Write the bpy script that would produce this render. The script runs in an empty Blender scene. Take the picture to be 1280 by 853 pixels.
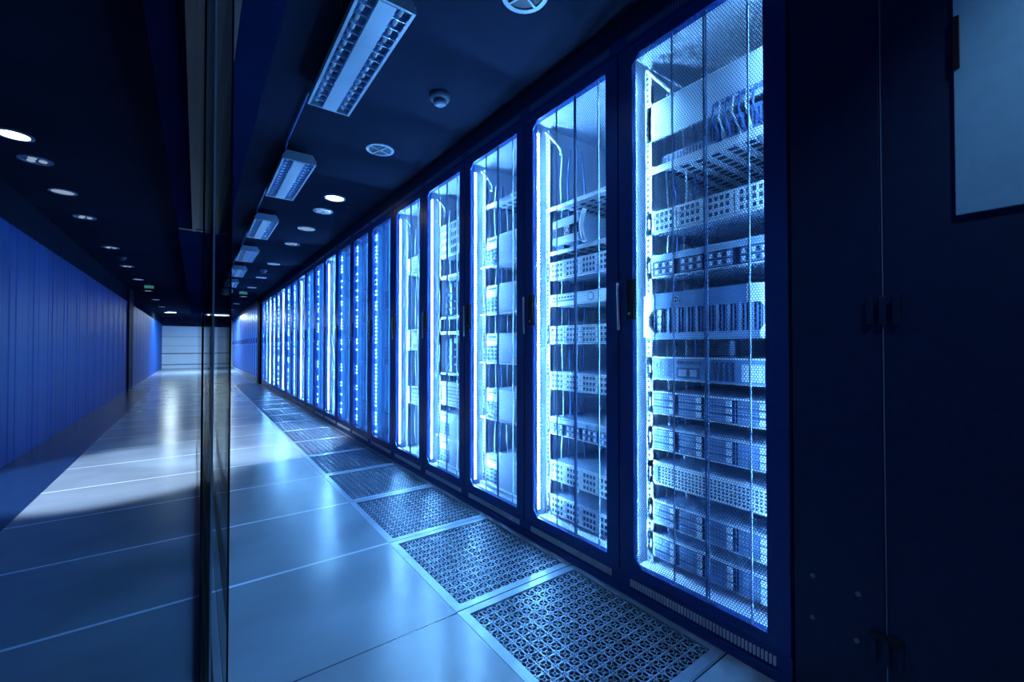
import bpy, math, random
import numpy as np
random.seed(7)
C = bpy.context.scene.collection
SC = bpy.context.scene
PI = math.pi

# ------------------------------------------------------------------ materials
def principled(name, col, rough=0.5, metal=0.0, spec=0.5, noise=0.0, nscale=8.0, nstretch=(1, 1, 1), bump=0.0, coat=0.0):
    m = bpy.data.materials.new(name); m.use_nodes = True
    nt = m.node_tree; b = nt.nodes['Principled BSDF']
    b.inputs['Base Color'].default_value = (*col, 1)
    b.inputs['Roughness'].default_value = rough
    b.inputs['Metallic'].default_value = metal
    b.inputs['Specular IOR Level'].default_value = spec
    b.inputs['Coat Weight'].default_value = coat
    if noise or bump:
        tc = nt.nodes.new('ShaderNodeTexCoord'); mp = nt.nodes.new('ShaderNodeMapping')
        mp.inputs['Scale'].default_value = nstretch
        n = nt.nodes.new('ShaderNodeTexNoise'); n.inputs['Scale'].default_value = nscale
        n.inputs['Detail'].default_value = 4
        nt.links.new(tc.outputs['Object'], mp.inputs[0]); nt.links.new(mp.outputs[0], n.inputs['Vector'])
        if noise:
            r = nt.nodes.new('ShaderNodeValToRGB')
            r.color_ramp.elements[0].position = .3; r.color_ramp.elements[1].position = .7
            r.color_ramp.elements[0].color = (*[c * (1 - noise) for c in col], 1)
            r.color_ramp.elements[1].color = (*[min(1, c * (1 + noise)) for c in col], 1)
            nt.links.new(n.outputs['Fac'], r.inputs[0]); nt.links.new(r.outputs[0], b.inputs['Base Color'])
        if bump:
            bp = nt.nodes.new('ShaderNodeBump'); bp.inputs['Strength'].default_value = bump
            bp.inputs['Distance'].default_value = .01
            nt.links.new(n.outputs['Fac'], bp.inputs['Height']); nt.links.new(bp.outputs[0], b.inputs['Normal'])
    return m

def emissive(name, col, strength):
    m = bpy.data.materials.new(name); m.use_nodes = True
    nt = m.node_tree; nt.nodes.clear()
    e = nt.nodes.new('ShaderNodeEmission'); o = nt.nodes.new('ShaderNodeOutputMaterial')
    e.inputs[0].default_value = (*col, 1); e.inputs[1].default_value = strength
    nt.links.new(e.outputs[0], o.inputs[0])
    return m

def glass(name, tint, ior=1.45):
    m = bpy.data.materials.new(name); m.use_nodes = True
    nt = m.node_tree; nt.nodes.clear()
    t = nt.nodes.new('ShaderNodeBsdfTransparent'); g = nt.nodes.new('ShaderNodeBsdfGlossy')
    lw = nt.nodes.new('ShaderNodeLayerWeight'); lw.inputs['Blend'].default_value = .5
    pw = nt.nodes.new('ShaderNodeMath'); pw.operation = 'POWER'; pw.inputs[1].default_value = 5
    f = nt.nodes.new('ShaderNodeMapRange'); f.inputs['To Min'].default_value = .04; f.inputs['To Max'].default_value = .95
    nt.links.new(lw.outputs['Facing'], pw.inputs[0]); nt.links.new(pw.outputs[0], f.inputs[0]); mx = nt.nodes.new('ShaderNodeMixShader'); o = nt.nodes.new('ShaderNodeOutputMaterial')
    t.inputs[0].default_value = (*tint, 1); g.inputs['Roughness'].default_value = 0.01
    nt.links.new(f.outputs[0], mx.inputs[0]); nt.links.new(t.outputs[0], mx.inputs[1]); nt.links.new(g.outputs[0], mx.inputs[2])
    nt.links.new(mx.outputs[0], o.inputs[0])
    return m

TILE0, TILEP = 0.685, 0.672        # floor joints across the corridor
def floor_material():
    m = principled('glossy_vinyl_floor', (.13, .205, .35), .22, 0, .5)
    nt = m.node_tree; b = nt.nodes['Principled BSDF']
    tc = nt.nodes.new('ShaderNodeTexCoord'); sp = nt.nodes.new('ShaderNodeSeparateXYZ')
    nt.links.new(tc.outputs['Object'], sp.inputs[0])
    def mth(op, a, bb=None):
        n = nt.nodes.new('ShaderNodeMath'); n.operation = op
        for i, v in enumerate((a, bb)):
            if v is None: continue
            if isinstance(v, (int, float)): n.inputs[i].default_value = v
            else: nt.links.new(v, n.inputs[i])
        return n.outputs[0]
    ph = mth('FRACT', mth('DIVIDE', mth('SUBTRACT', sp.outputs['Y'], TILE0 - TILEP * 20 - .0085), TILEP))
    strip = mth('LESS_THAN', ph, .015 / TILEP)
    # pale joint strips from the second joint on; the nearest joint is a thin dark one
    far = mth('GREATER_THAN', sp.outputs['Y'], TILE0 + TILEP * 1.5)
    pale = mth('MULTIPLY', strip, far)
    dark = mth('MULTIPLY', mth('LESS_THAN', ph, .005 / TILEP), mth('SUBTRACT', 1, far))
    n = nt.nodes.new('ShaderNodeTexNoise'); n.inputs['Scale'].default_value = 2.2; n.inputs['Detail'].default_value = 5
    mp = nt.nodes.new('ShaderNodeMapping'); mp.inputs['Scale'].default_value = (1.0, 1.6, 1)
    nt.links.new(tc.outputs['Object'], mp.inputs[0]); nt.links.new(mp.outputs[0], n.inputs['Vector'])
    r = nt.nodes.new('ShaderNodeValToRGB')
    r.color_ramp.elements[0].position = .25; r.color_ramp.elements[1].position = .75
    r.color_ramp.elements[0].color = (.16, .215, .295, 1); r.color_ramp.elements[1].color = (.215, .28, .375, 1)
    nt.links.new(n.outputs['Fac'], r.inputs[0])
    m1 = nt.nodes.new('ShaderNodeMix'); m1.data_type = 'RGBA'
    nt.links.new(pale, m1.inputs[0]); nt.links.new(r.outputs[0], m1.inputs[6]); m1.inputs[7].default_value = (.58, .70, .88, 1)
    m2 = nt.nodes.new('ShaderNodeMix'); m2.data_type = 'RGBA'
    nt.links.new(dark, m2.inputs[0]); nt.links.new(m1.outputs[2], m2.inputs[6]); m2.inputs[7].default_value = (.01, .02, .05, 1)
    nt.links.new(m2.outputs[2], b.inputs['Base Color'])
    rr = nt.nodes.new('ShaderNodeMapRange'); rr.inputs['To Min'].default_value = .17; rr.inputs['To Max'].default_value = .3
    nt.links.new(n.outputs['Fac'], rr.inputs[0]); nt.links.new(rr.outputs[0], b.inputs['Roughness'])
    return m

def wall_material():
    m = principled('ribbed_blue_wall', (.012, .075, .34), .5, 0, .2)
    nt = m.node_tree; b = nt.nodes['Principled BSDF']
    tc = nt.nodes.new('ShaderNodeTexCoord'); mp = nt.nodes.new('ShaderNodeMapping')
    mp.inputs['Scale'].default_value = (1, 1, .02)
    n = nt.nodes.new('ShaderNodeTexNoise'); n.inputs['Scale'].default_value = 3.2; n.inputs['Detail'].default_value = 6
    nt.links.new(tc.outputs['Object'], mp.inputs[0]); nt.links.new(mp.outputs[0], n.inputs['Vector'])
    r = nt.nodes.new('ShaderNodeValToRGB')
    r.color_ramp.elements[0].position = .3; r.color_ramp.elements[1].position = .72
    r.color_ramp.elements[0].color = (.003, .044, .25, 1); r.color_ramp.elements[1].color = (.006, .072, .35, 1)  # blue stripes stand in for the mirrored racks
    nt.links.new(n.outputs['Fac'], r.inputs[0]); nt.links.new(r.outputs[0], b.inputs['Base Color'])
    return m

M = {}
M['floor'] = floor_material()
M['wall'] = wall_material()
M['ceiling'] = principled('dark_ceiling_paint', (.012, .018, .038), .7, 0, .0, noise=.12, nscale=1.3)
M['beam'] = principled('dark_blue_beam', (.003, .008, .034), .6, 0, .0, noise=.1, nscale=3)
M['rail'] = principled('black_rail', (.004, .005, .010), .4)
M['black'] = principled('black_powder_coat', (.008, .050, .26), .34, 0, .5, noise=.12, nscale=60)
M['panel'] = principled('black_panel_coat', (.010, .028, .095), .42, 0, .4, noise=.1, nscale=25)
M['mesh'] = principled('black_mesh_sheet', (.07, .14, .36), .4, .2)
M['rubber'] = principled('black_plastic', (.004, .006, .014), .45)
M['lining'] = principled('pale_steel_lining', (.62, .72, .86), .5, .1, .4, noise=.12, nscale=5)
M['back'] = principled('blue_steel_back', (.30, .44, .70), .5, .2, .4, noise=.25, nscale=6, nstretch=(1, 3, .3))
M['chassis'] = principled('grey_blue_steel', (.30, .42, .60), .45, .3, .4, noise=.12, nscale=9)
M['pale'] = principled('pale_server_plastic', (.72, .80, .90), .42, 0, .5, noise=.06, nscale=14)
M['bright'] = principled('bright_zinc', (.74, .80, .88), .35, .25, .5)
M['mid'] = principled('mid_blue_plastic', (.13, .23, .42), .45, 0, .5, noise=.1, nscale=14)
M['dark'] = principled('dark_slot', (.012, .022, .055), .6)
M['chrome'] = principled('polished_steel', (.75, .82, .9), .2, .9)
M['hose'] = principled('white_ribbed_hose', (.72, .80, .90), .45)
M['cable'] = principled('white_cable', (.78, .85, .93), .4)
M['cable2'] = principled('blue_cable', (.06, .16, .45), .45)
M['grate'] = principled('brushed_steel_grate', (.20, .28, .40), .36, .4, .5, noise=.12, nscale=12)
M['pit'] = principled('underfloor_void', (.006, .010, .03), .8)
M['board'] = principled('grey_blue_board', (.24, .56, .90), .55, 0, .3, noise=.05, nscale=30)
M['fixture'] = principled('pale_fixture_enamel', (.22, .31, .45), .35, .1, .5, noise=.05, nscale=8)
M['detector'] = principled('grey_blue_detector', (.05, .085, .16), .45)
M['louvre'] = principled('mirror_louvre', (.35, .48, .70), .2, .8)
M['pillar'] = principled('dark_pillar', (.004, .010, .035), .6, 0, .03)
M['farwall'] = principled('pale_panel_wall', (.52, .66, .76), .45, 0, .4, noise=.05, nscale=2)
M['greylens'] = principled('pale_lens', (.62, .70, .80), .3, .2)
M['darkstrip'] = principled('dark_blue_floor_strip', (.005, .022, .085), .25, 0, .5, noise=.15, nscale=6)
M['glass'] = glass('clear_glass', (.93, .97, .99))
M['glassedge'] = principled('dark_glass_edge', (.003, .006, .015), .15)
M['glassedge_l'] = principled('pale_glass_edge', (.25, .36, .5), .15)
LED = (.18, .525, 1.0)
M['led'] = emissive('led_bead_light', LED, 900)
M['ledside'] = emissive('led_strip_light', LED, 320)
M['ledfar'] = emissive('led_blue_strip', (.05, .32, 1.0), 75)
M['leddim'] = emissive('led_dim_strip', (.035, .28, 1.0), 2.4)
M['ledfarbead'] = emissive('led_far_bead', LED, 110)
M['lamp'] = emissive('lit_lamp', (.85, .95, 1.0), 9)
M['dimlamp'] = emissive('dim_lamp', (.55, .75, 1.0), .45)
M['tube'] = emissive('lit_tube', (.8, .95, 1.0), 6)
M['teal'] = emissive('teal_sign_light', (.12, .62, .62), .25)

# ------------------------------------------------------------------ mesh builder
class MB:
    def __init__(s): s.v, s.f, s.mi, s.mats = [], [], [], []
    def _m(s, m):
        m = M[m] if isinstance(m, str) else m
        if m not in s.mats: s.mats.append(m)
        return s.mats.index(m)
    def box(s, x0, x1, y0, y1, z0, z1, m):
        i = len(s.v); k = s._m(m)
        s.v += [(x0, y0, z0), (x1, y0, z0), (x1, y1, z0), (x0, y1, z0), (x0, y0, z1), (x1, y0, z1), (x1, y1, z1), (x0, y1, z1)]
        s.f += [tuple(i + a for a in q) for q in ((0, 3, 2, 1), (4, 5, 6, 7), (0, 1, 5, 4), (1, 2, 6, 5), (2, 3, 7, 6), (3, 0, 4, 7))]
        s.mi += [k] * 6
        return s
    def bar(s, p, q, w, h, m, up=(0, 0, 1)):
        """box along p->q with width w (sideways) and height h (along up)"""
        p, q, up = np.array(p, float), np.array(q, float), np.array(up, float)
        d = q - p; d /= np.linalg.norm(d)
        sd = np.cross(d, up); sd /= np.linalg.norm(sd); u = np.cross(sd, d)
        i = len(s.v); k = s._m(m)
        for c in (p, q):
            for a, b in ((-1, -1), (1, -1), (1, 1), (-1, 1)):
                s.v.append(tuple(c + sd * a * w / 2 + u * b * h / 2))
        s.f += [tuple(i + a for a in t) for t in ((0, 1, 2, 3), (7, 6, 5, 4), (0, 4, 5, 1), (1, 5, 6, 2), (2, 6, 7, 3), (3, 7, 4, 0))]
        s.mi += [k] * 6
        return s
    def prism(s, pts, axis, a, b, m):
        """extrude polygon pts (2-D in the two other axes) from a to b along axis 0/1/2"""
        i = len(s.v); k = s._m(m); n = len(pts)
        for t in (a, b):
            for u, w in pts:
                s.v.append((t, u, w) if axis == 0 else (u, t, w) if axis == 1 else (u, w, t))
        s.f.append(tuple(i + j for j in range(n))); s.f.append(tuple(i + n + j for j in reversed(range(n)))); s.mi += [k, k]
        for j in range(n):
            s.f.append((i + j, i + n + j, i + n + (j + 1) % n, i + (j + 1) % n)); s.mi.append(k)
        return s
    def disc(s, c, r, axis, t, m, n=24):
        pts = [(c[0] + r * math.cos(2 * PI * j / n), c[1] + r * math.sin(2 * PI * j / n)) for j in range(n)]
        return s.prism(pts, axis, t[0], t[1], m)
    def ring(s, c, r0, r1, axis, t, m, n=28):
        i = len(s.v); k = s._m(m)
        for tt in t:
            for r in (r0, r1):
                for j in range(n):
                    u, w = c[0] + r * math.cos(2 * PI * j / n), c[1] + r * math.sin(2 * PI * j / n)
                    s.v.append((tt, u, w) if axis == 0 else (u, tt, w) if axis == 1 else (u, w, tt))
        A = lambda l, j: i + l * n + j % n
        for j in range(n):
            for (p, q) in ((0, 1), (1, 3), (3, 2), (2, 0)):
                s.f.append((A(p, j), A(p, j + 1), A(q, j + 1), A(q, j))); s.mi.append(k)
        return s
    def lathe(s, c, prof, m, n=24):
        """profile [(r, z)] about a vertical axis through c=(x,y)"""
        i = len(s.v); k = s._m(m)
        for r, z in prof:
            for j in range(n):
                s.v.append((c[0] + r * math.cos(2 * PI * j / n), c[1] + r * math.sin(2 * PI * j / n), z))
        for l in range(len(prof) - 1):
            for j in range(n):
                s.f.append((i + l * n + j, i + l * n + (j + 1) % n, i + (l + 1) * n + (j + 1) % n, i + (l + 1) * n + j)); s.mi.append(k)
        s.f.append(tuple(i + j for j in reversed(range(n)))); s.f.append(tuple(i + (len(prof) - 1) * n + j for j in range(n))); s.mi += [k, k]
        return s
    def tube(s, pts, r, m, n=8, radii=None):
        pts = [np.array(p, float) for p in pts]; i = len(s.v); k = s._m(m); L = len(pts)
        for a, p in enumerate(pts):
            d = pts[min(a + 1, L - 1)] - pts[max(a - 1, 0)]; d /= np.linalg.norm(d)
            ref = np.array((1., 0, 0)) if abs(d[0]) < .8 else np.array((0, 1., 0))
            e1 = np.cross(d, ref); e1 /= np.linalg.norm(e1); e2 = np.cross(d, e1)
            rr = radii[a] if radii else r
            for j in range(n):
                s.v.append(tuple(p + rr * (e1 * math.cos(2 * PI * j / n) + e2 * math.sin(2 * PI * j / n))))
        for a in range(L - 1):
            for j in range(n):
                s.f.append((i + a * n + j, i + a * n + (j + 1) % n, i + (a + 1) * n + (j + 1) % n, i + (a + 1) * n + j)); s.mi.append(k)
        s.f.append(tuple(i + j for j in reversed(range(n)))); s.f.append(tuple(i + (L - 1) * n + j for j in range(n))); s.mi += [k, k]
        return s
    def build(s, name, parent=None, smooth=False, bevel=0):
        me = bpy.data.meshes.new(name); me.from_pydata(s.v, [], s.f)
        for m in s.mats: me.materials.append(m)
        me.polygons.foreach_set('material_index', s.mi)
        if smooth: me.polygons.foreach_set('use_smooth', [True] * len(s.f))
        me.update()
        o = bpy.data.objects.new(name, me); C.objects.link(o)
        if parent: o.parent = parent
        if bevel:
            bv = o.modifiers.new('bevel', 'BEVEL'); bv.width = bevel; bv.segments = 2; bv.limit_method = 'ANGLE'
        return o

def tag(o, label, cat, group=None):
    o['label'] = label; o['category'] = cat
    if group: o['group'] = group
    return o
def thing(name, label, cat, loc, group=None, rz=0):
    o = bpy.data.objects.new(name, None); C.objects.link(o)
    o.empty_display_size = .05; o.location = loc; o.rotation_euler = (0, 0, rz)
    return tag(o, label, cat, group)
def struct(o):
    o['kind'] = 'structure'; return o
def dup(root, loc, label, group=None):
    r = root.copy(); C.objects.link(r); r.location = loc; r['label'] = label
    if group: r['group'] = group
    for ch in list(root.children):
        c = ch.copy(); C.objects.link(c); c.parent = r
        for g in list(ch.children):
            d = g.copy(); C.objects.link(d); d.parent = c
    return r
ORD = ['nearest', 'second', 'third', 'fourth', 'fifth', 'sixth', 'seventh', 'eighth', 'ninth', 'tenth', 'eleventh', 'twelfth',
       'thirteenth', 'fourteenth', 'fifteenth', 'sixteenth', 'seventeenth', 'eighteenth', 'nineteenth', 'twentieth']

# ------------------------------------------------------------------ measures (metres; x right, y down the corridor, z up)
XR = 1.333           # front plane of the rack row
RP = 0.600           # rack pitch
R0 = 0.800           # centre of the nearest rack
NR = 20
CEIL = 2.25
ZFAR = 24.2
XL = -1.217
PIT0, PIT1 = TILE0, TILE0 + TILEP * 18      # perforated strip
GX0, GX1 = 0.755, 1.325

# ------------------------------------------------------------------ the setting
YN = -2.2
f = MB()
f.box(XL - .2, GX0, YN, ZFAR, -.04, 0, 'floor')
f.box(GX0, GX1 + 1.2, YN, PIT0, -.04, 0, 'floor')
f.box(GX1, GX1 + 1.2, PIT0, PIT1, -.04, 0, 'floor')
f.box(GX0, GX1 + 1.2, PIT1, ZFAR, -.04, 0, 'floor')
struct(f.build('floor'))
p = MB()
p.box(GX0 - .02, GX1 + .02, PIT0 - .02, PIT1 + .02, -.34, -.30, 'pit')
p.box(GX0 - .03, GX0 - .01, PIT0, PIT1, -.30, -.041, 'pit'); p.box(GX1 + .01, GX1 + .03, PIT0, PIT1, -.30, -.041, 'pit')
struct(p.build('floor_void'))
struct(MB().box(XL, -.80, 1.0, 12.45, .0005, .004, 'darkstrip').build('floor_strip'))  # reflection of the dark tiles, put into the floor as colour
struct(MB().box(XL - .2, XR + 1.2, YN, ZFAR, CEIL, CEIL + .05, 'ceiling').build('ceiling'))
# left aisle: rack row's reflection in the glass, built as a ribbed wall
def ribbed(y0, y1, pitch, name):
    w = MB(); n = int((y1 - y0) / pitch); pts = [(XL - .1, y0)]
    for i in range(n):
        a = y0 + (y1 - y0) * i / n; b = y0 + (y1 - y0) * (i + 1) / n; q = (b - a)
        dpt = .003 + .0022 * math.sin(i * 1.7)
        pts += [(XL, a), (XL, a + q * .62), (XL - dpt, a + q * .74), (XL - dpt, a + q * .9)]
    pts += [(XL, y1), (XL - .1, y1)]
    w.prism(pts, 2, 0, 1.944, 'wall')
    return struct(w.build(name))
ribbed(.2, 12.45, .16, 'wall_left')
ribbed(13.2, ZFAR, .22, 'wall_left_far')
t = MB().box(XL - .12, XL - .004, .2, ZFAR, 1.944, CEIL, 'ceiling').build('trim_1'); struct(t)
struct(MB().box(XL - .1, XL + .035, 12.45, 13.2, 0, CEIL, 'pillar').build('pillar_left', bevel=.004))  # reflection of the right pillar, built solid
struct(MB().box(XR - .03, XR + .6, 12.62, 13.12, 0, CEIL, 'pillar').build('pillar_right', bevel=.004))
w = MB()
w.box(XL - .2, XR + 1.2, ZFAR, ZFAR + .1, 0, CEIL, 'farwall')
struct(w.build('wall_back'))
w = MB()
for z, h in ((1.415, .012), (1.0, .008), (.66, .035), (.17, .03)):
    w.box(XL, XR, ZFAR - .012, ZFAR, z - h / 2, z + h / 2, 'dark')
w.box(XL, XR, ZFAR - .014, ZFAR, 1.88, CEIL, 'ceiling')
struct(w.build('trim_2'))
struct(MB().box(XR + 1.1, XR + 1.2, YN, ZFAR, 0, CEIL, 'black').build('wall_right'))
struct(MB().box(XR + .012, XR + .3, .496, 12.62, 2.161, CEIL, 'panel').build('trim_3'))
struct(MB().box(XR + .012, XR + .3, 13.12, ZFAR, 2.161, CEIL, 'panel').build('trim_4'))
# ceiling beam above the glass and its sliding rail
struct(MB().box(-.157, .235, YN, 20.0, 2.10, CEIL, 'beam').build('beam', bevel=.003))
struct(MB().box(-.145, .222, 5.14, 5.20, 2.085, 2.10, 'rail').build('beam_joint'))
struct(MB().box(-.040, -.012, YN, 5.15, 2.07, 2.0995, 'rail').box(.082, .110, YN, 5.15, 2.07, 2.0995, 'rail')
       .box(-.012, .082, YN, 5.15, 2.093, 2.0995, 'rail').build('beam_rail'))
tr = MB()
tr.box(.014, .021, .4, 8.0, .0005, .010, 'rail').box(.040, .047, .4, 8.0, .0005, .010, 'rail').box(.021, .040, .4, 8.0, .0005, .004, 'rail')
struct(tr.build('floor_track'))

# glass leaves hanging in the rail
def pane(x, y0, y1, label, seal):
    t = thing('glass_panel', label, 'glass panel', (x, y0, 0), 'sliding glass leaves of the partition')
    MB().box(-.002, .002, .006, y1 - y0, .012, 2.07, 'glass').build('pane', t)
    MB().box(-.0022, .0022, .0, .006, .012, 2.07, seal).build('edge_seal', t)
    MB().box(-.007, .007, .02, .16, 2.05, 2.092, 'chrome').build('hanger', t)
    MB().box(-.003, .003, .006, y1 - y0, .0105, .014, 'rail').build('bottom_rail', t)
    return t
pane(.0700, 1.315, 4.2, 'clear glass leaf with dark front edge, rightmost of the three glass edges', 'glassedge')
pane(.0340, 1.32, 5.1, 'clear glass leaf with a pale front edge, middle of the three glass edges', 'glassedge_l')
pane(.0125, 1.30, 5.1, 'clear glass leaf with dark brush edge, leftmost of the three glass edges', 'glassedge')

# ------------------------------------------------------------------ ceiling fittings
def downlight(x, y, kind, label, group):
    t = thing('ceiling_downlight', label, 'ceiling light', (x, y, CEIL), group)
    MB().ring((0, 0), .070, .088, 2, (-.008, 0), 'fixture').build('trim_ring', t, smooth=False)
    if kind == 'lit':
        MB().disc((0, 0), .070, 2, (-.006, -.002), 'lamp').build('lamp', t)
    elif kind == 'cross':
        MB().disc((0, 0), .070, 2, (-.003, -.001), 'dark').build('reflector', t)
        b = MB()
        for a in (.35, .35 + PI / 2):
            b.bar((-.07 * math.cos(a), -.07 * math.sin(a), -.006), (.07 * math.cos(a), .07 * math.sin(a), -.006), .008, .006, 'fixture')
        b.build('cross_baffle', t)
    elif kind == 'lamps':
        MB().disc((0, 0), .070, 2, (-.003, -.001), 'louvre').build('reflector', t)
        for a in (.3, .3 + 2 * PI / 3, .3 + 4 * PI / 3):
            MB().lathe((.036 * math.cos(a), .036 * math.sin(a)), [(.022, -.003), (.02, -.010), (.010, -.013)], 'dimlamp', 12).build('lamp', t, smooth=True)
    else:
        MB().disc((0, 0), .070, 2, (-.005, -.001), 'dimlamp').build('diffuser', t)
    return t
DL = [(-.33, 'plain'), (1.22, 'cross'), (2.76, 'cross'), (3.896, 'lit'), (4.336, 'lamps'), (5.09, 'plain'), (5.957, 'lamps'), (7.567, 'lamps'),  # first entry is an unseen lamp added to brighten the board
      (9.178, 'lamps'), (10.84, 'plain'), (12.9, 'lamps'), (15.2, 'plain'), (17.8, 'plain'), (20.6, 'lit')]
WORD = {'cross': 'unlit round downlight with cross baffle', 'lit': 'bright white lit round downlight', 'lamps': 'pale round downlight with three small lamps',
        'plain': 'plain pale round downlight'}
for side, x in (('right', .961), ('left', -.909)):  # left row builds the lamps' reflection in the glass as fittings
    k = 0
    for y, kind in DL:
        if side == 'left' and y < 3: continue
        lane = 'over the rack aisle' if side == 'right' else 'over the left aisle'
        if y < 0:
            downlight(x, y, kind, 'plain pale round downlight closest to the black cabinet', f'round downlights {lane}'); continue
        downlight(x, y, kind, f'{WORD[kind]} {lane}, {ORD[k]} along its row', f'round downlights {lane}')
        k += 1

def fluor(y1, idx):
    """louvred luminaire hung below the ceiling; far end at y1"""
    L, W = .85, .20
    t = thing('fluorescent_fixture', f'pale louvred fluorescent fixture under the ceiling, {ORD[idx]} of the row', 'ceiling light',
              (.53, y1 - L, 2.15), 'louvred fixtures over the rack aisle')
    h = MB()
    b = .012
    h.box(-W / 2, -W / 2 + b, 0, L, 0, .03, 'fixture').box(W / 2 - b, W / 2, 0, L, 0, .03, 'fixture')
    h.box(-W / 2 + b, W / 2 - b, 0, b, 0, .03, 'fixture').box(-W / 2 + b, W / 2 - b, L - b, L, 0, .03, 'fixture')
    h.build('frame', t, bevel=.0015)
    MB().prism([(-W / 2 + .004, .03), (W / 2 - .004, .03), (W / 2 - .022, .062), (-W / 2 + .022, .062)], 1, .004, L - .004, 'fixture').build('housing', t)
    MB().box(-.032, .032, b, L - b, -.002, .012, 'fixture').build('centre_plate', t)
    n = 15
    for s in (-1, 1):
        lv = MB(); a0, a1 = (.034, W / 2 - b) if s > 0 else (-W / 2 + b, -.034)
        for j in range(1, n):
            yy = b + (L - 2 * b) * j / n
            lv.prism([(yy - .0015, .002), (yy + .0015, .002), (yy + .006, .028), (yy - .006, .028)], 0, a0, a1, 'louvre')
        lv.box(a0 - .0005, a0 + .001, b, L - b, .002, .028, 'louvre').box(a1 - .001, a1 + .0005, b, L - b, .002, .028, 'louvre')
        lv.build('louvre', t)
    for s in (-1, 1):
        x = s * .062
        MB().tube([(x, b + .01, .022), (x, L - b - .01, .022)], .008, 'greylens', 10).build('tube', t, smooth=True)
        MB().tube([(x * 1.2, .12 if s > 0 else L - .12, .06), (x * 1.2, .12 if s > 0 else L - .12, .0999)], .0025, 'fixture', 6).build('suspension_rod', t)
    MB().tube([(-.085, L - .03, .058), (-.085, L + .06, .085), (-.085, L + .68, .085), (-.085, L + .735, .058)], .006, 'black', 8).build('conduit', t, smooth=True)
    return t
for i in range(7): fluor(2.285 + 1.597 * i, i)

def detector(x, y, label):
    t = thing('smoke_detector', label, 'smoke detector', (x, y, CEIL), 'smoke detectors on the ceiling')
    MB().lathe((0, 0), [(.052, 0), (.052, -.018), (.046, -.03)], 'detector', 24).build('base', t, smooth=True)
    MB().lathe((0, 0), [(.034, -.03), (.033, -.046), (.024, -.054)], 'detector', 20).build('sensor', t, smooth=True)
detector(1.0, 1.98, 'grey domed smoke detector on the ceiling near the closest louvred fixture')
detector(.90, 8.25, 'small grey smoke detector far down the ceiling over the rack aisle')
detector(-.87, 8.25, 'small grey smoke detector far down the ceiling over the left aisle')

for x, lab in ((-.80, 'small teal lit sign under the ceiling of the left aisle'), (.86, 'small teal lit sign under the ceiling of the rack aisle')):
    t = thing('exit_sign', lab, 'sign', (x, 11.6, CEIL))
    MB().box(-.08, .08, -.012, .012, -.085, -.02, 'fixture').build('case', t, bevel=.002)
    MB().box(-.074, .074, -.0135, -.0121, -.08, -.025, 'teal').build('lit_face', t)
    MB().box(-.02, .02, -.008, .008, -.02, 0, 'fixture').build('bracket', t)
t = thing('tube_light', 'long lit white tube light at the far end of the ceiling', 'ceiling light', (.62, 20.0, CEIL))
MB().box(-.42, .42, -.05, .05, -.05, 0, 'fixture').build('housing', t)
MB().tube([(-.40, 0, -.066), (.40, 0, -.066)], .022, 'tube', 10).build('tube', t, smooth=True)
t = thing('lamp_box', 'small bright lamp box at the far end of the left aisle ceiling', 'ceiling light', (-.72, 19.6, CEIL))
MB().box(-.13, .13, -.08, .08, -.05, 0, 'fixture').build('housing', t)
MB().box(-.12, .12, -.07, .07, -.062, -.05, 'tube').build('diffuser', t)

# ------------------------------------------------------------------ perforated floor tiles
def tile_mesh():
    g = MB(); X0, X1 = -(GX1 - GX0) / 2 + .001, (GX1 - GX0) / 2 - .001; Y1 = TILEP - .003; T0, T1 = -.009, .0
    b = .034
    g.box(X0, X0 + b, 0.0015, Y1, T0, T1, 'grate').box(X1 - .022, X1, .0015, Y1, T0, T1, 'grate')
    g.box(X0 + b, X1 - .022, .0015, b, T0, T1, 'grate').box(X0 + b, X1 - .022, Y1 - b, Y1, T0, T1, 'grate')
    nx, ny = 13, 15; x0, x1, y0, y1 = X0 + b, X1 - .022, b, Y1 - b
    cx, cy = (x1 - x0) / nx, (y1 - y0) / ny; zt = -.005; h = .004; wd = .0030
    for i in range(1, nx): g.bar((x0 + cx * i, y0, zt), (x0 + cx * i, y1, zt), wd * 1.1, h, 'grate')
    for j in range(1, ny): g.bar((x0, y0 + cy * j, zt - .0002), (x1, y0 + cy * j, zt - .0002), wd, h, 'grate')
    for i in range(nx):
        for j in range(ny):
            c = np.array((x0 + cx * (i + .5), y0 + cy * (j + .5)))
            P = [c + np.array((math.cos(a) * cx * .5, math.sin(a) * cy * .5)) * .97 for a in [PI / 12 + k * PI / 6 for k in range(12)]]
            for k in range(12):
                a, bq = P[k], P[(k + 1) % 12]
                g.bar((*a, zt - .0004), (*bq, zt - .0004), wd * .8, h, 'grate')
            S = [c + np.array((math.cos(a) * cx * .5, math.sin(a) * cy * .5)) * .36 for a in [PI / 4 + k * PI / 2 for k in range(4)]]
            for k in range(4):
                g.bar((*S[k], zt - .0006), (*S[(k + 1) % 4], zt - .0006), wd * .7, h, 'grate')
                e = c + (S[k] - c) / .36 * .97
                g.bar((*S[k], zt - .0008), (*e, zt - .0008), wd * .7, h, 'grate')
    return g
proto = None
for i in range(18):
    lab = f'perforated steel floor tile along the rack fronts, {ORD[i]} from the camera' if i else 'perforated steel floor tile along the rack fronts, closest to the camera'
    loc = ((GX0 + GX1) / 2, TILE0 + TILEP * i, 0)
    if proto is None:
        proto = tile_mesh().build('perforated_floor_tile'); o = proto
    else:
        o = proto.copy(); C.objects.link(o)
    o.location = loc; tag(o, lab, 'floor tile', 'perforated floor tiles along the racks')

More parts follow.
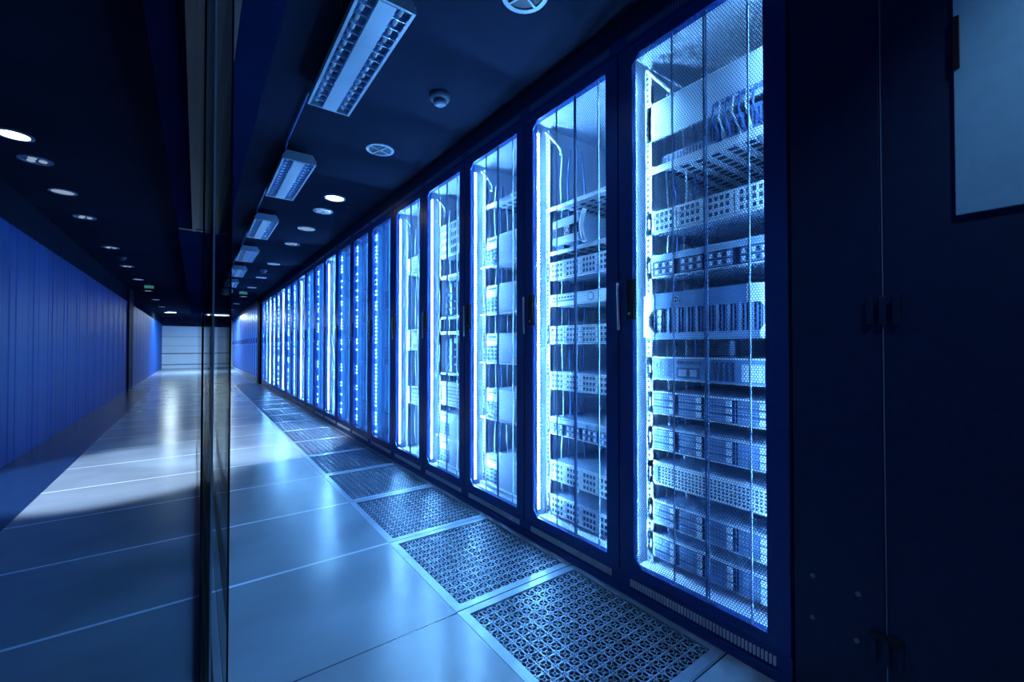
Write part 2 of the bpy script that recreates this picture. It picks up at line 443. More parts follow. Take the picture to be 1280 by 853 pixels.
# ------------------------------------------------------------------ racks
MY0, MY1, MZ0, MZ1 = -.237, .233, .122, 2.062    # perforated field of a door, local y and z
def mesh_sheet(pitch=.0084, fill=.78):
    R = pitch / math.sqrt(3); rowp = 1.5 * R
    nx = int((MY1 - MY0) / pitch) + 1; nz = int((MZ1 - MZ0) / rowp) + 1
    ii, jj = np.meshgrid(np.arange(nx), np.arange(nz), indexing='ij')
    cy = MY0 + pitch * (ii + .25 + .5 * (jj % 2)); cz = MZ0 + rowp * (jj + .4)
    # clipped corners at the far top and bottom
    cut = .035
    ok = (cy < MY1 - pitch * .4)
    ok &= ((MY1 - cy) + (MZ1 - cz) > cut) & ((MY1 - cy) + (cz - MZ0) > cut)
    cy, cz = cy[ok], cz[ok]; n = len(cy)
    ang = np.radians(30 + 60 * np.arange(6))
    out = np.stack([cy[:, None] + R * np.cos(ang), cz[:, None] + R * np.sin(ang)], -1)
    inn = np.stack([cy[:, None] + R * fill * np.cos(ang), cz[:, None] + R * fill * np.sin(ang)], -1)
    key = np.round(out.reshape(-1, 2) / 1e-4).astype(np.int64)
    _, first, inv = np.unique(key, axis=0, return_index=True, return_inverse=True)
    inv = inv.reshape(n, 6)
    ov = out.reshape(-1, 2)[first]; no = len(ov)
    V = np.concatenate([ov, inn.reshape(-1, 2)]); V3 = np.column_stack([np.full(len(V), .004), V])
    I = no + np.arange(n * 6).reshape(n, 6)
    F = np.stack([inv, np.roll(inv, -1, 1), np.roll(I, -1, 1), I], -1).reshape(-1, 4)
    me = bpy.data.meshes.new('mesh_sheet')
    me.vertices.add(len(V3)); me.vertices.foreach_set('co', V3.ravel())
    me.loops.add(F.size); me.loops.foreach_set('vertex_index', F.ravel().astype(np.int32))
    me.polygons.add(len(F)); me.polygons.foreach_set('loop_start', np.arange(0, F.size, 4, dtype=np.int32))
    me.materials.append(M['mesh']); me.update(calc_edges=True); me.validate()
    return me

def cable_path(y, z0, z1, x, amp, seed, n=26):
    r = random.Random(seed); ph = r.random() * 6
    return [(x + amp * math.sin(ph + i * .9) * .6, y + amp * math.cos(ph * 1.3 + i * .7), z0 + (z1 - z0) * i / (n - 1)) for i in range(n)]

def make_rack(label, near=True, seed=5, dense=.5):
    t = thing('server_rack', label, 'server rack', (XR, R0, 0), 'server racks in the row')
    D = 1.0
    # carcass: black outside, pale lining inside
    c = MB()
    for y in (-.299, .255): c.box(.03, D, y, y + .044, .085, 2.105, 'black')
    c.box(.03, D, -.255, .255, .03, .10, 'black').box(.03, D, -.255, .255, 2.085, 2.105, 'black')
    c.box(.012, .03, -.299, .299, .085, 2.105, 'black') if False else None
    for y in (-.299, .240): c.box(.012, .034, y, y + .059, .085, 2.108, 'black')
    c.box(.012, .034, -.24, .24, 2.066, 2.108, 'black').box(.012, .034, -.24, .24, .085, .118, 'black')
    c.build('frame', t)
    l = MB(); l.box(.04, D - .05, .2505, .2545, .105, 2.08, 'lining'); l.build('side_lining', t)
    l = MB(); l.box(.04, D - .05, -.2545, -.2505, .105, 2.08, 'lining'); l.build('side_lining', t)
    MB().box(.04, D - .05, -.25, .25, 2.078, 2.084, 'lining').build('roof_lining', t)
    MB().box(.04, D - .05, -.25, .25, .101, .106, 'lining').build('floor_lining', t)
    b = MB(); b.box(.77, .78, -.25, .25, .106, 2.078, 'back')
    for y in (-.17, -.06, .05, .16): b.box(.75, .77, y, y + .03, .106, 2.078, 'lining')
    b.build('back_panel', t)
    # door: black border, perforated sheet, stiffeners
    d = MB()
    d.box(0, .010, -.297, MY0, .086, 2.108, 'black').box(0, .010, MY1, .297, .086, 2.108, 'black')
    d.box(0, .010, MY0, MY1, .086, MZ0, 'black').box(0, .010, MY0, MY1, MZ1, 2.108, 'black')
    d.prism([(MY1, MZ1), (MY1 - .034, MZ1), (MY1, MZ1 - .034)], 0, .001, .009, 'black')
    d.prism([(MY1, MZ0), (MY1, MZ0 + .034), (MY1 - .034, MZ0)], 0, .001, .009, 'black')
    door = d.build('door', t)
    ms = bpy.data.objects.new('mesh_sheet', SHEET); C.objects.link(ms); ms.parent = door
    for y in (.066, -.191): MB().box(.006, .010, y - .0025, y + .0025, MZ0, MZ1, 'chassis').build('stiffener', door)
    MB().box(.006, .012, -.052, -.048, MZ0, MZ1, 'mid').box(.006, .012, -.060, -.057, MZ0, MZ1, 'mid').build('stiffener', door)
    h = MB(); h.box(-.016, 0, .216, .249, 1.052, 1.205, 'rubber'); h.disc((.236, 1.075), .006, 0, (-.018, -.016), 'chassis', 14)
    h.build('handle', door, bevel=.004)
    lv = MB(); pts = [(-.006, .2985 - .004 * i / 8, 1.20 - .185 * i / 8) for i in range(9)]
    lv.tube(pts, .005, 'bright', 8); lv.build('latch_lever', door, smooth=True)
    # plinth and cornice vents; bright plinth bars paint the light through the slots
    MB().box(-.004, .5, -.3, .3, 0, .03, 'black').box(.004, .5, -.3, .3, .03, .082, 'black').build('plinth', t)
    v = MB(); n = 46
    for i in range(n):
        y = -.255 + .50 * i / (n - 1); v.box(-.0015, .004, y - .0030, y + .0030, .040, .066, 'bright')
    v.build('vent_slots', t)
    MB().box(-.002, .4, -.3, .3, 2.112, 2.16, 'black').build('cornice', t)
    v = MB()
    for i in range(n):
        y = -.255 + .50 * i / (n - 1); v.box(-.0035, -.002, y - .0030, y + .0030, 2.124, 2.150, 'mid')
    v.build('cornice_slots', t)
    # mounting rails with square holes
    for s in (1, -1):
        r = MB(); r.box(.100, .103, min(s * .217, s * .246), max(s * .217, s * .246), .11, 2.05, 'bright')
        r.box(.103, .14, s * .244 - .002, s * .244 + .002, .11, 2.05, 'bright')
        k = 0; z = .125
        while z < 2.04:
            r.box(.0985, .1001, s * .2335 - .0045, s * .2335 + .0045, z - .0045, z + .0045, 'dark'); z += .0222; k += 1
        r.build('mounting_rail', t)
    # led strip: carrier bar with a row of beads
    l = MB()
    if near:
        l.box(.030, .050, .236, .241, .14, 2.03, 'mid')
        z = .15
        while z < 2.02:
            l.box(.0365, .0435, .2315, .236, z - .0026, z + .0026, 'led'); z += .0165
    else:
        l.box(.040, .046, .182, .236, .14, 2.03, 'leddim')  # wide carrier glows to stand in for the blue-lit rack interior
        z = .15; r = random.Random(seed)
        while z < 2.02:
            if near is not None and r.random() < dense: l.box(.0352, .040, .217, .224, z - .006, z + .006, 'ledfarbead')
            z += .035
    o = l.build('led_strip', t); o['label'] = 'bright blue-white LED light strip'
    if near:
        l = MB(); l.box(.040, .046, -.249, -.243, .14, 2.03, 'hose'); l.box(.0445, .0455, -.243, -.239, .15, 2.02, 'ledside')  # unseen right-hand strip, added to brighten the server fronts
        l.build('led_strip', t)
    else:
        l = MB(); l.box(.040, .046, -.249, -.235, .14, 2.03, 'ledfar'); l.build('led_strip', t)  # unseen right-hand strip, added to light the far rack interiors
    # ribbed hose and cables beside the rail
    L = 110; zz = [.13 + 1.86 * i / L for i in range(L + 1)]
    hs = MB(); hs.tube([(.135, .226, z) for z in zz], .012, 'hose', 10, [.0135 if i % 2 else .0105 for i in range(L + 1)])
    hs.build('cable_hose', t, smooth=True)
    cb = MB()
    for k in range(4): cb.tube(cable_path(.19 - .02 * k, .13, 1.95, .16 + .03 * k, .008, 11 + k), .0045, 'cable' if k % 2 == 0 else 'cable2', 6)
    cb.build('cable_bundle', t, smooth=True)
    lp = MB(); pts = [(.07 + .03 * math.sin(a), .215 - .09 * (1 - math.cos(a)) / 2 * 1.2, 2.03 - .05 + .05 * math.cos(a) - .05 * a / 3) for a in np.linspace(0, 3.1, 14)]
    lp.tube(pts, .0075, 'cable', 8); lp.build('cable_loop', t, smooth=True)
    return t

SHEET = mesh_sheet()
rack = make_rack('tall black server rack with perforated door, nearest in the row, beside the plain black panel')
racks = [rack]
for ch in rack.children:
    if ch.name.startswith('led_strip') and ch.data.vertices[0].co.y > 0: ch.location.y = .015
far = None; fars = []
for k in range(1, NR):
    if k == 5 or k == 6:
        far = make_rack('x', False, 3 + k, .85 if k == 5 else .4); far['group'] = 'server racks in the row'; fars.append(far); far.location = (XR, R0 + RP * k, 0); far['label'] = f'tall black server rack with blue-lit perforated door, {ORD[k]} in the row'
        racks.append(far); continue
    racks.append(dup(fars[k % 2] if k > 6 and k not in (8, 11, 14, 17) else rack, (XR, R0 + RP * k, 0), f'tall black server rack with blue-lit perforated door, {ORD[k]} in the row', 'server racks in the row'))
for j in range(17):
    lab = f'far blue-lit server rack past the dark pillar, {ORD[j]} behind it'
    if j == 0:
        dim = make_rack(lab, None); dim.location = (XR, 13.45, 0); dim['group'] = 'server racks past the pillar'; racks.append(dim)
    else: racks.append(dup(dim, (XR, 13.45 + RP * j, 0), lab, 'server racks past the pillar'))

l = MB().box(.030, .0398, .2515, .2555, .14, 2.03, 'mid'); z = .15
while z < 2.02:
    l.box(.030, .0365, .2465, .2515, z - .0026, z + .0026, 'led'); z += .0165
for ch in rack.children:
    if ch.location.y > .01: q = l.build('led_strip'); ch.location.y = 0; ch.data = q.data; bpy.data.objects.remove(q)
for q in racks[1:]:
    for ch in q.children: ch.location.y = 0
# ------------------------------------------------------------------ servers (local x = into the rack, y across, z up)
XS = 1.433
def ears(t, h):
    for s in (1, -1):
        e = MB(); e.box(0, .006, min(s * .212, s * .241), max(s * .212, s * .241), .001, h - .001, 'pale')
        e.box(-.004, 0, min(s * .222, s * .230), max(s * .222, s * .230), h * .3, h * .7, 'bright'); e.disc((s * .236, h * .5), .004, 0, (-.003, 0), 'dark', 10)
        e.build('rack_ear', t)
def chassis(t, h, m='chassis', d=.62):
    c = MB(); c.box(.006, d, -.212, .212, 0, h, m)
    c.box(-.003, .006, -.212, .212, h - .006, h, 'bright').box(-.003, .006, -.212, .212, 0, .005, 'bright')
    c.build('chassis', t)
def storage(label, loc, group, h=.088, rows=3, cols=4, style='latch'):
    t = thing('storage_server', label, 'server', loc, group); chassis(t, h); ears(t, h)
    W = .424; cw = W / cols; rh = (h - .012) / rows
    fr = MB(); fr.box(.0, .006, -.212, .212, .005, h - .006, 'dark'); fr.build('drive_cage', t)
    for i in range(cols):
        for j in range(rows):
            y0 = .212 - cw * (i + 1) + .003; y1 = y0 + cw - .007; z0 = .006 + rh * j + .0012; z1 = z0 + rh - .0026
            d = MB(); d.box(-.006, .0, y0, y1, z0, z1, 'mid' if style == 'latch' else 'pale')
            hz = z1 - z0
            if style == 'latch':
                d.box(-.012, -.006, y0 + .011, y0 + .028, z0 + hz * .12, z1 - hz * .08, 'bright')           # square release button
                d.box(-.0068, -.006, y0 + .001, y0 + .009, z0, z1, 'dark')
                for q in range(6): d.box(-.0072, -.006, y0 + .034 + q * .011, y0 + .041 + q * .011, z0 + hz * .12, z0 + hz * .4, 'chassis').box(
                    -.0072, -.006, y0 + .034 + q * .011, y0 + .041 + q * .011, z0 + hz * .6, z0 + hz * .86, 'chassis')
            else:
                n = 4 if style == 'slots' else 3
                for q in range(n):
                    a = y0 + (y1 - y0) * (.14 + .2 * q); d.box(-.0075, -.006, a, a + (y1 - y0) * .115, z0 + hz * .2, z1 - hz * .2, 'dark')
                d.box(-.009, -.006, y1 - .008, y1, z0, z1, 'bright')
            d.build('drive_carrier', t)
    return t
def bezel_unit(label, loc, group, h=.175):
    t = thing('storage_array', label, 'server', loc, group); chassis(t, h, d=.6); ears(t, h)
    b = MB()
    top = [(.235, h * .86), (.235, h * .72), (.19, h * .84 - .035), (-.19, h * .84 - .035), (-.235, h * .72), (-.235, h), (-.19, h * .99), (.19, h * .99)]
    b.prism([(.190, h * .66), (-.150, h * .66), (-.150, h), (.190, h)], 0, -.022, 0, 'mid')
    b.prism([(.190, 0), (-.190, 0), (-.190, h * .14), (.190, h * .14)], 0, -.022, 0, 'chassis')
    for s in (1, -1):
        b.prism([(s * .190, h * .99), (s * .235, h * .95), (s * .238, h * .05), (s * .190, 0), (s * .190, h * .14), (s * .214, h * .3), (s * .214, h * .52), (s * .190, h * .66)], 0, -.026, 0, 'pale')
    b.prism([(-.150, h * .66), (-.190, h * .66), (-.190, h), (-.150, h)], 0, -.024, 0, 'pale')
    b.build('bezel', t)
    g = MB(); g.box(-.004, 0, -.212, .212, h * .14, h * .66, 'dark')
    y = -.205
    k = 0
    while y < .205:
        g.box(-.014, -.004, y, y + (.004 if k % 3 else .010), h * .14, h * .66, 'mid' if k % 3 else 'chassis'); y += .0125; k += 1
    for q in range(3): g.box(-.017, -.014, .165, .180, h * (.2 + .16 * q), h * (.31 + .16 * q), 'pale')
    g.build('grille', t)
    bd = MB(); bd.disc((.098, h * .83), .0135, 0, (-.025, -.022), 'dark', 24); bd.ring((.098, h * .83), .0115, .0135, 0, (-.0262, -.025), 'pale', 24)
    bo = bd.build('badge', t); bo['label'] = 'small round dark badge with a pale ring'
    cu = bpy.data.curves.new('badge_lettering', 'FONT'); cu.body = 'DELL'; cu.size = .0092; cu.extrude = .0004; cu.align_x = 'CENTER'; cu.align_y = 'CENTER'
    cu.materials.append(M['bright'])
    tmp = bpy.data.objects.new('lettering_curve', cu); C.objects.link(tmp); bpy.context.view_layer.update()
    me = bpy.data.meshes.new_from_object(tmp.evaluated_get(bpy.context.evaluated_depsgraph_get())); bpy.data.objects.remove(tmp)
    o = bpy.data.objects.new('badge_lettering', me); C.objects.link(o); o.parent = bo
    o.location = (-.0258, .098, h * .83); o.rotation_euler = (PI / 2, 0, -PI / 2)
    return t
def grille_unit(label, loc, group, h=.088):
    t = thing('grille_server', label, 'server', loc, group); chassis(t, h); ears(t, h)
    g = MB(); g.box(-.006, .002, -.210, .210, .005, h - .006, 'pale')
    for j in range(6):
        for i in range(30): g.box(-.0068, -.006, -.2 + .0135 * i, -.2 + .0135 * i + .0075, .011 + j * (h - .02) / 6, .011 + j * (h - .02) / 6 + .0065, 'dark')
    g.build('grille_front', t)
    MB().box(-.010, -.006, .186, .206, h * .2, h * .8, 'mid').build('control_panel', t)
    return t
def fan_unit(label, loc, group, h=.088):
    t = thing('network_switch', label, 'network switch', loc, group); chassis(t, h); ears(t, h)
    g = MB(); g.box(-.004, .002, -.212, .212, .005, h - .006, 'mid')
    g.box(-.006, -.004, .02, .11, .012, .05, 'dark').box(-.008, -.006, .03, .055, .018, .044, 'chassis').box(-.008, -.006, .07, .10, .018, .044, 'chassis')
    for i in range(5): g.box(-.006, -.004, -.03 - i * .018, -.02 - i * .018, .01, h - .014, 'dark')
    for i in range(12): g.box(-.006, -.004, -.128 - i * .006, -.125 - i * .006, .012, h - .02, 'pale')
    for i in range(14): g.box(-.006, -.004, .125 + i * .006, .129 + i * .006, .012, h - .02, 'chassis')
    g.build('front_panel', t)
    pb = MB()
    for i in range(8):
        pb.box(-.007, -.004, .108 - i * .012, .100 - i * .012, h - .026, h - .014, 'dark')
    pb.build('port_row', t)
    return t
def tworow(label, loc, group, h=.088):
    t = thing('blade_server', label, 'server', loc, group); chassis(t, h); ears(t, h)
    g = MB(); g.box(-.003, .002, -.212, .212, .005, h - .006, 'dark').box(-.012, -.003, -.212, .212, h * .70, h - .006, 'chassis')
    g.build('front_frame', t)
    for i, y in enumerate((.20, .09, -.015, -.125)):
        for j in range(2):
            d = MB(); z0 = .009 + j * .026; d.box(-.010, -.003, y - .082, y, z0, z0 + .022, 'mid')
            for q in range(5): d.box(-.0115, -.010, y - .078 + q * .0155, y - .068 + q * .0155, z0 + .004, z0 + .018, 'dark' if q % 2 else 'pale')
            d.build('drive_carrier', t)
    return t
def slim(label, loc, group, h=.056):
    t = thing('slim_server', label, 'server', loc, group); chassis(t, h); ears(t, h)
    g = MB(); g.box(-.010, .002, -.212, .212, .006, h - .006, 'pale'); g.box(-.012, -.010, .02, .19, h * .3, h * .5, 'mid')
    for i in range(8): g.box(-.0115, -.010, .03 + i * .02, .042 + i * .02, h * .58, h * .76, 'dark')
    g.disc((-.07, h * .5), .016, 0, (-.013, -.010), 'bright', 18).ring((-.07, h * .5), .016, .019, 0, (-.012, -.010), 'dark', 18)
    g.build('front_panel', t)
    return t
def blade4(label, loc, group, h=.175):
    t = thing('disk_chassis', label, 'server', loc, group); chassis(t, h, 'lining'); ears(t, h)
    MB().box(-.005, .002, -.212, .07, .006, h - .006, 'lining').box(-.008, -.005, -.09, -.07, .02, h * .7, 'chassis').box(-.008, -.005, -.19, -.17, .02, h * .8, 'bright').build('blank_panel', t)
    MB().box(-.006, .002, .075, .205, h * .80, h * .95, 'pale').box(-.008, -.006, .09, .17, h * .84, h * .90, 'dark').build('display', t)
    MB().box(-.006, .002, .075, .205, h * .58, h * .77, 'bright').build('cover_plate', t)
    for i in range(3):
        for j in range(4):
            y1 = .203 - .043 * i; z0 = .010 + j * h * .135
            MB().box(-.007, .002, y1 - .039, y1, z0, z0 + h * .115, 'chassis').box(-.0085, -.007, y1 - .034, y1 - .010, z0 + .004, z0 + h * .115 - .004, 'dark').build('drive_carrier', t)
    MB().box(-.022, .0, -.24, .24, -.012, -.001, 'bright').build('support_tray', t)
    return t
def frame_unit(label, loc, group, h=.30):
    t = thing('open_chassis', label, 'server', loc, group)
    c = MB(); c.box(.0, .45, -.225, -.212, 0, h, 'pale').box(.0, .45, .212, .225, 0, h, 'pale').box(.0, .45, -.212, .212, 0, .016, 'pale').box(.0, .45, -.212, .212, h - .022, h, 'bright')
    c.box(.44, .45, -.212, .212, .016, h - .022, 'mid')
    c.build('chassis', t)
    MB().box(-.004, .3, -.205, -.07, .02, h * .78, 'lining').box(-.006, -.004, -.18, -.16, .04, h * .7, 'chassis').build('module', t)
    for k in range(2):
        m = MB().box(.055, .062, .08 + k * .06, .115 + k * .06, .02, h - .05, 'mid')
        for j in range(4): m.box(.02, .06, .08 + k * .06, .115 + k * .06, .03 + j * h * .17, .03 + j * h * .17 + h * .12, 'chassis')
        m.build('card_stack', t)
    ears(t, h)
    return t
def simple(label, loc, group, h=.13, st=0):
    t = thing('server', label, 'server', loc, group); chassis(t, h, 'lining'); ears(t, h)
    d = MB(); d.box(-.002, .004, -.21, .21, .006, h - .006, 'chassis' if st else 'dark')
    for i in range(4):
        for j in range(4): d.box(-.010, -.002, .206 - .104 * i - .098, .206 - .104 * i, .010 + j * (h - .02) / 4, .010 + (j + .82) * (h - .02) / 4, ('pale', 'lining')[st])
    d.build('drive_cage', t)
    return t
def shelf(label, loc, group, h=.026):
    t = thing('rack_shelf', label, 'shelf', loc, group)
    s = MB(); s.box(-.006, .60, -.235, .235, h - .003, h, 'lining').box(-.008, -.006, -.24, .24, 0, h, 'bright')
    s.box(-.006, .6, -.240, -.237, 0, h + .02, 'lining').box(-.006, .6, .237, .240, 0, h + .02, 'lining')
    for i in range(12):
        for j in range(7): s.box(.06 + i * .042, .085 + i * .042, -.2 + j * .06, -.17 + j * .06, h - .0038, h - .0029, 'dark')
    s.build('tray', t)
    MB().box(-.0085, -.008, .20, .232, .004, h - .004, 'chassis').build('bracket', t)
    MB().box(-.0085, -.008, -.232, -.20, .004, h - .004, 'chassis').build('bracket', t)
    return t
def boxdev(label, loc, group, w, h, m, d=.3):
    t = thing('modem_box', label, 'device', loc, group)
    MB().box(0, d, -w / 2, w / 2, 0, h, m).build('case', t, bevel=.003)
    g = MB()
    for i in range(max(2, int(w / .014))): g.box(-.0015, 0, -w / 2 + .006 + i * .013, -w / 2 + .012 + i * .013, h * .3, h * .86, 'dark')
    g.build('vent_slots', t)
    MB().box(-.003, 0, -w / 2 + .008, w / 2 - .008, h * .08, h * .2, 'pale').build('label_plate', t)
    return t
def blank(label, loc, group, h=.14):
    t = thing('patch_panel', label, 'panel', loc, group)
    b = MB(); b.box(0, .012, -.24, .24, 0, h, 'lining').box(-.003, 0, -.24, .24, h - .006, h, 'bright'); b.build('plate', t, bevel=.001)
    pr = MB()
    for i in range(10): pr.box(-.006, 0, -.055 - i * .018, -.042 - i * .018, h * .12, h * .24, 'mid')
    pr.build('port_row', t)
    cb = MB()
    for i in range(7):
        y = -.06 - i * .022; cb.tube([(-.004, y, h * .18), (-.03, y + .01, h * .1), (-.02, y + .02, -.03), (.03, y + .012, -.09 - .02 * (i % 3))], .0035, 'cable' if i % 2 else 'cable2', 6)
    cb.build('patch_cable', t, smooth=True)
    return t

G1, G2, G3, G4 = 'devices in the nearest rack', 'devices in the second rack', 'devices in the third rack', 'devices in the fourth rack'
y = R0
blank('pale plate with hanging patch cables at the top of the nearest rack', (XS, y, 1.755), G1, .145)
shelf('pale slotted shelf carrying small boxes, upper part of the nearest rack', (XS, y, 1.620), G1)
boxdev('wide low dark box on the left of the slotted shelf in the nearest rack', (XS + .05, y + .12, 1.6465), G1, .17, .06, 'chassis')
boxdev('narrow dark upright box in the middle of the slotted shelf, nearest rack', (XS + .03, y - .005, 1.6465), G1, .05, .095, 'mid')
boxdev('dark upright box right of centre on the slotted shelf, nearest rack', (XS + .03, y - .08, 1.6465), G1, .075, .09, 'mid')
boxdev('dark upright box at the right end of the slotted shelf, nearest rack', (XS + .03, y - .175, 1.6465), G1, .085, .10, 'mid')
storage('pale server with rows of dark slots, below the slotted shelf of the nearest rack', (XS, y, 1.386), G1, .089, 3, 4, 'slots')
tworow('server with two rows of small dark bays above the badge bezel, nearest rack', (XS, y, 1.215), G1)
bezel_unit('storage array with flared bezel and round badge, middle of the nearest rack', (XS, y, .977), G1)
fan_unit('dark switch with mixed modules just below the badge bezel, nearest rack', (XS, y, .823), G1)
storage('server with bright square latches, highest of four such in the nearest rack', (XS, y, .690), G1)
storage('server with bright square latches, second highest of four in the nearest rack', (XS, y, .553), G1)
grille_unit('server with fine slotted front between the latch servers of the nearest rack', (XS, y, .420), G1)
storage('server with bright square latches below the slotted-front server, nearest rack', (XS, y, .270), G1)
storage('server with bright square latches at the very bottom of the nearest rack', (XS, y, .140), G1)

y = R0 + RP
shelf('pale thin shelf above the tower server in the second rack', (XS, y, 1.628), G2, .018)
shelf('pale thin shelf carrying the lying tower server in the second rack', (XS, y, 1.405), G2, .018)
t = thing('tower_server', 'pale tower server lying on its side with curved handle, second rack', 'server', (XS - .01, y + .065, 1.4235), G2)
MB().box(0, .4, -.07, .105, .018, .15, 'chassis').build('case', t, bevel=.004)
MB().box(-.012, 0, -.07, .105, .022, .058, 'pale').box(-.012, 0, -.07, .105, .105, .142, 'pale').build('front_panel', t)
g = MB(); g.box(-.004, 0, -.07, .105, .058, .105, 'chassis')
for i in range(14):
    if not 6 <= i <= 8: g.box(-.009, -.004, .098 - i * .012, .103 - i * .012, .060, .103, 'dark')
g.box(-.011, -.004, -.008, .026, .062, .101, 'bright').ring((.009, .0815), .012, .015, 0, (-.0125, -.011), 'dark', 20)
g.build('grille', t)
hd = MB(); hd.tube([(-.008, -.072 - .034 * (1 - ((i - 7) / 7) ** 2) * .0 - .012 - .022 * abs((i - 7) / 7) ** 1.5, .006 + .15 * i / 14) for i in range(15)], .011, 'bright', 8)
hd.build('handle', t, smooth=True)
MB().box(.0, .05, -.06, .0, 0, .018, 'mid').box(.0, .05, .04, .09, 0, .018, 'mid').box(.32, .38, -.06, .09, 0, .018, 'mid').build('foot', t)
storage('pale three-row server under the tower server shelf, second rack', (XS, y, 1.281), G2, .088, 3, 4, 'slots')
slim('slim pale server with a round button, second rack', (XS, y, 1.150), G2)
storage('pale three-row server just below the slim server, second rack', (XS, y, .963), G2, .088, 3, 4, 'slots')
storage('pale three-row server just above the two-row server, second rack', (XS, y, .738), G2, .088, 3, 4, 'slots')
tworow('server with two rows of small bays, low in the second rack', (XS, y, .515), G2)
storage('pale three-row server, second from the bottom of the second rack', (XS, y, .290), G2, .095, 3, 4, 'slots')
storage('pale three-row server at the very bottom of the second rack', (XS, y, .122), G2, .095, 3, 4, 'slots')

y = R0 + 2 * RP
shelf('pale slotted shelf near the top of the third rack', (XS, y, 1.79), G3)
for nm, z in (('first from the top', 1.44), ('second from the top', 1.150), ('middle one of five', .860), ('second from the bottom', .527), ('lowest of five', .128)):
    blade4(f'pale disk chassis with dark bays in the third rack, {nm}', (XS, y, z), G3, .17)

y = R0 + 3 * RP
storage('tall grid-fronted server at the top of the fourth rack', (XS, y, 1.59), G4, .235, 4, 3, 'slots')
frame_unit('open pale chassis in the upper half of the fourth rack', (XS, y, 1.15), G4, .31)
frame_unit('open pale chassis at the middle of the fourth rack', (XS, y, .75), G4, .31)
grille_unit('honeycomb-fronted server in the lower half of the fourth rack', (XS, y, .535), G4, .165)
blade4('pale disk chassis with dark bays near the bottom of the fourth rack', (XS, y, .315), G4, .17)
blade4('pale disk chassis with dark bays at the very bottom of the fourth rack', (XS, y, .125), G4, .17)

protoA = protoB = None
for k in range(4, 14):
    y = R0 + RP * k; r = random.Random(k)
    zs = [[1.42, 1.05, .62, .25], [1.55, .92, .48], [1.30, .78, .20]][k % 3]
    names = [['topmost', 'second from the top', 'second from the bottom', 'lowest'], ['topmost', 'middle one', 'lowest']][0 if len(zs) == 4 else 1]
    for z, nm in zip(zs, names):
        st = r.randint(0, 1); src = (protoA, protoB)[st]; lab = f'pale server in the {ORD[k]} rack of the row, {nm} there'; g = f'servers in the {ORD[k]} rack'
        if src is None:
            o = simple(lab, (XS, y, z), g, .17 if st else .14, st)
            if st: protoB = o
            else: protoA = o
        else: dup(src, (XS, y, z), lab, g)

# ------------------------------------------------------------------ black cabinet at the right edge
t = thing('storage_cabinet', 'plain black cabinet at the right edge beside the nearest rack', 'cabinet', (XR, -.7, 0))
c = MB(); c.box(.02, 1.0, 0, 1.193, 0, 2.16, 'panel'); c.build('carcass', t)
sp_ = MB().box(0, .02, 1.0005, 1.193, .004, 2.155, 'panel').build('side_panel', t, bevel=.0012)
dr = MB().box(0, .02, 0, .9945, .004, 2.155, 'panel').build('door', t, bevel=.0012)
MB().box(.001, .006, .9955, .9985, .004, 2.155, 'mid').build('joint_strip', t)
for (yy, zz) in ((1.150, .225), (1.051, .332), (1.149, .336), (1.055, .215)):
    MB().disc((yy, zz), .0055, 0, (-.004, 0), 'mid', 14).build('screw', sp_)
for z0, z1 in ((1.002, 1.070), (.187, .257)):
    h = MB()
    for a in (.975, 1.000, 1.024): h.box(-.008, 0, a - .009, a + .003, z0, z1, 'panel')
    if z0 < .5: h.box(-.010, 0, .966, 1.027, z1 - .012, z1 + .002, 'rubber')
    h.build('hinge', t, bevel=.002)
t = thing('notice_board', 'blank grey-blue board fixed to the black cabinet at the right edge', 'board', (XR - .0065, -.45, 1.234))
MB().box(0, .006, 0, .621, 0, .86, 'board').build('panel', t, bevel=.0015)
MB().box(-.003, .006, .611, .6225, .32, .436, 'rubber').build('clip', t, bevel=.001)

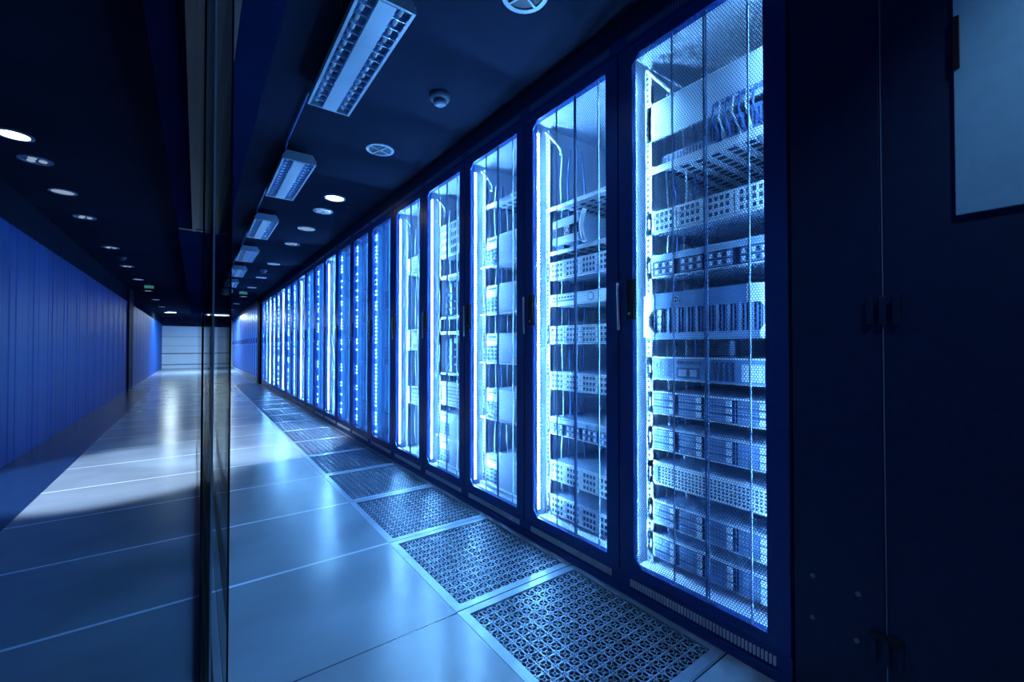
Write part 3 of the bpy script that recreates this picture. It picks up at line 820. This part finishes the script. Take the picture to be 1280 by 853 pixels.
# ------------------------------------------------------------------ lights
def spot(name, loc, target, power, size, blend, col=(.78, .9, 1.0), rad=.05):
    l = bpy.data.lights.new(name, 'SPOT'); l.energy = power; l.spot_size = math.radians(size); l.spot_blend = blend; l.color = col; l.shadow_soft_size = rad
    o = bpy.data.objects.new(name, l); C.objects.link(o); o.location = loc
    from mathutils import Vector
    o.rotation_euler = (Vector(target) - Vector(loc)).to_track_quat('-Z', 'Y').to_euler()
    return o
spot('lamp_spot_left', (-.909, 3.896, 2.225), (-.50, 4.35, 0), 520, 46, .4)  # mirrored lamp of the left aisle, built as a real spot
spot('lamp_spot_right', (.961, 3.896, 2.225), (.45, 4.95, 0), 450, 46, .4)
for k, (y, kind) in enumerate(DL):
    if kind == 'lit' and y < 10: continue
    e = 3 if y > 12 else 22 if y < 0 else 4  # unseen near downlight gets extra power to brighten the board
    spot('lamp_spot', (.961, y, 2.225), (.961, y, 0), e, 110, .6, (.5, .75, 1.0))  # fill added under all other downlights, unlit ones included
    if y > 3: spot('lamp_spot', (-.909, y, 2.225), (-.909, y, 0), e, 110, .6, (.5, .75, 1.0))
def area(name, loc, rot, sx, sy, power, col):
    l = bpy.data.lights.new(name, 'AREA'); l.shape = 'RECTANGLE'; l.size = sx; l.size_y = sy; l.energy = power; l.color = col
    o = bpy.data.objects.new(name, l); C.objects.link(o); o.location = loc; o.rotation_euler = rot
    return o
area('tube_light_glow', (.62, 20.0, 2.16), (0, 0, 0), .8, .05, 230, (.62, .87, 1.0))
area('lamp_box_glow', (-.72, 19.6, 2.18), (0, 0, 0), .24, .14, 60, (.62, .87, 1.0))

wd = bpy.data.worlds.new('world'); SC.world = wd; wd.use_nodes = True
wd.node_tree.nodes['Background'].inputs[0].default_value = (.14, .36, .78, 1)
wd.node_tree.nodes['Background'].inputs[1].default_value = .042

# ------------------------------------------------------------------ camera
cam = bpy.data.cameras.new('camera'); co = bpy.data.objects.new('camera', cam); C.objects.link(co)
cam.sensor_width = 36; cam.lens = 534.03 / 1280 * 36; cam.clip_start = .02; cam.clip_end = 100
co.location = (0, 0, .948); co.rotation_euler = (math.radians(90.8132), 0, math.radians(-36.454))
SC.camera = co
SC.view_settings.view_transform = 'Standard'; SC.view_settings.look = 'None'
SC.view_settings.gamma = 1; SC.view_settings.exposure = 0; SC.view_settings.use_curve_mapping = False
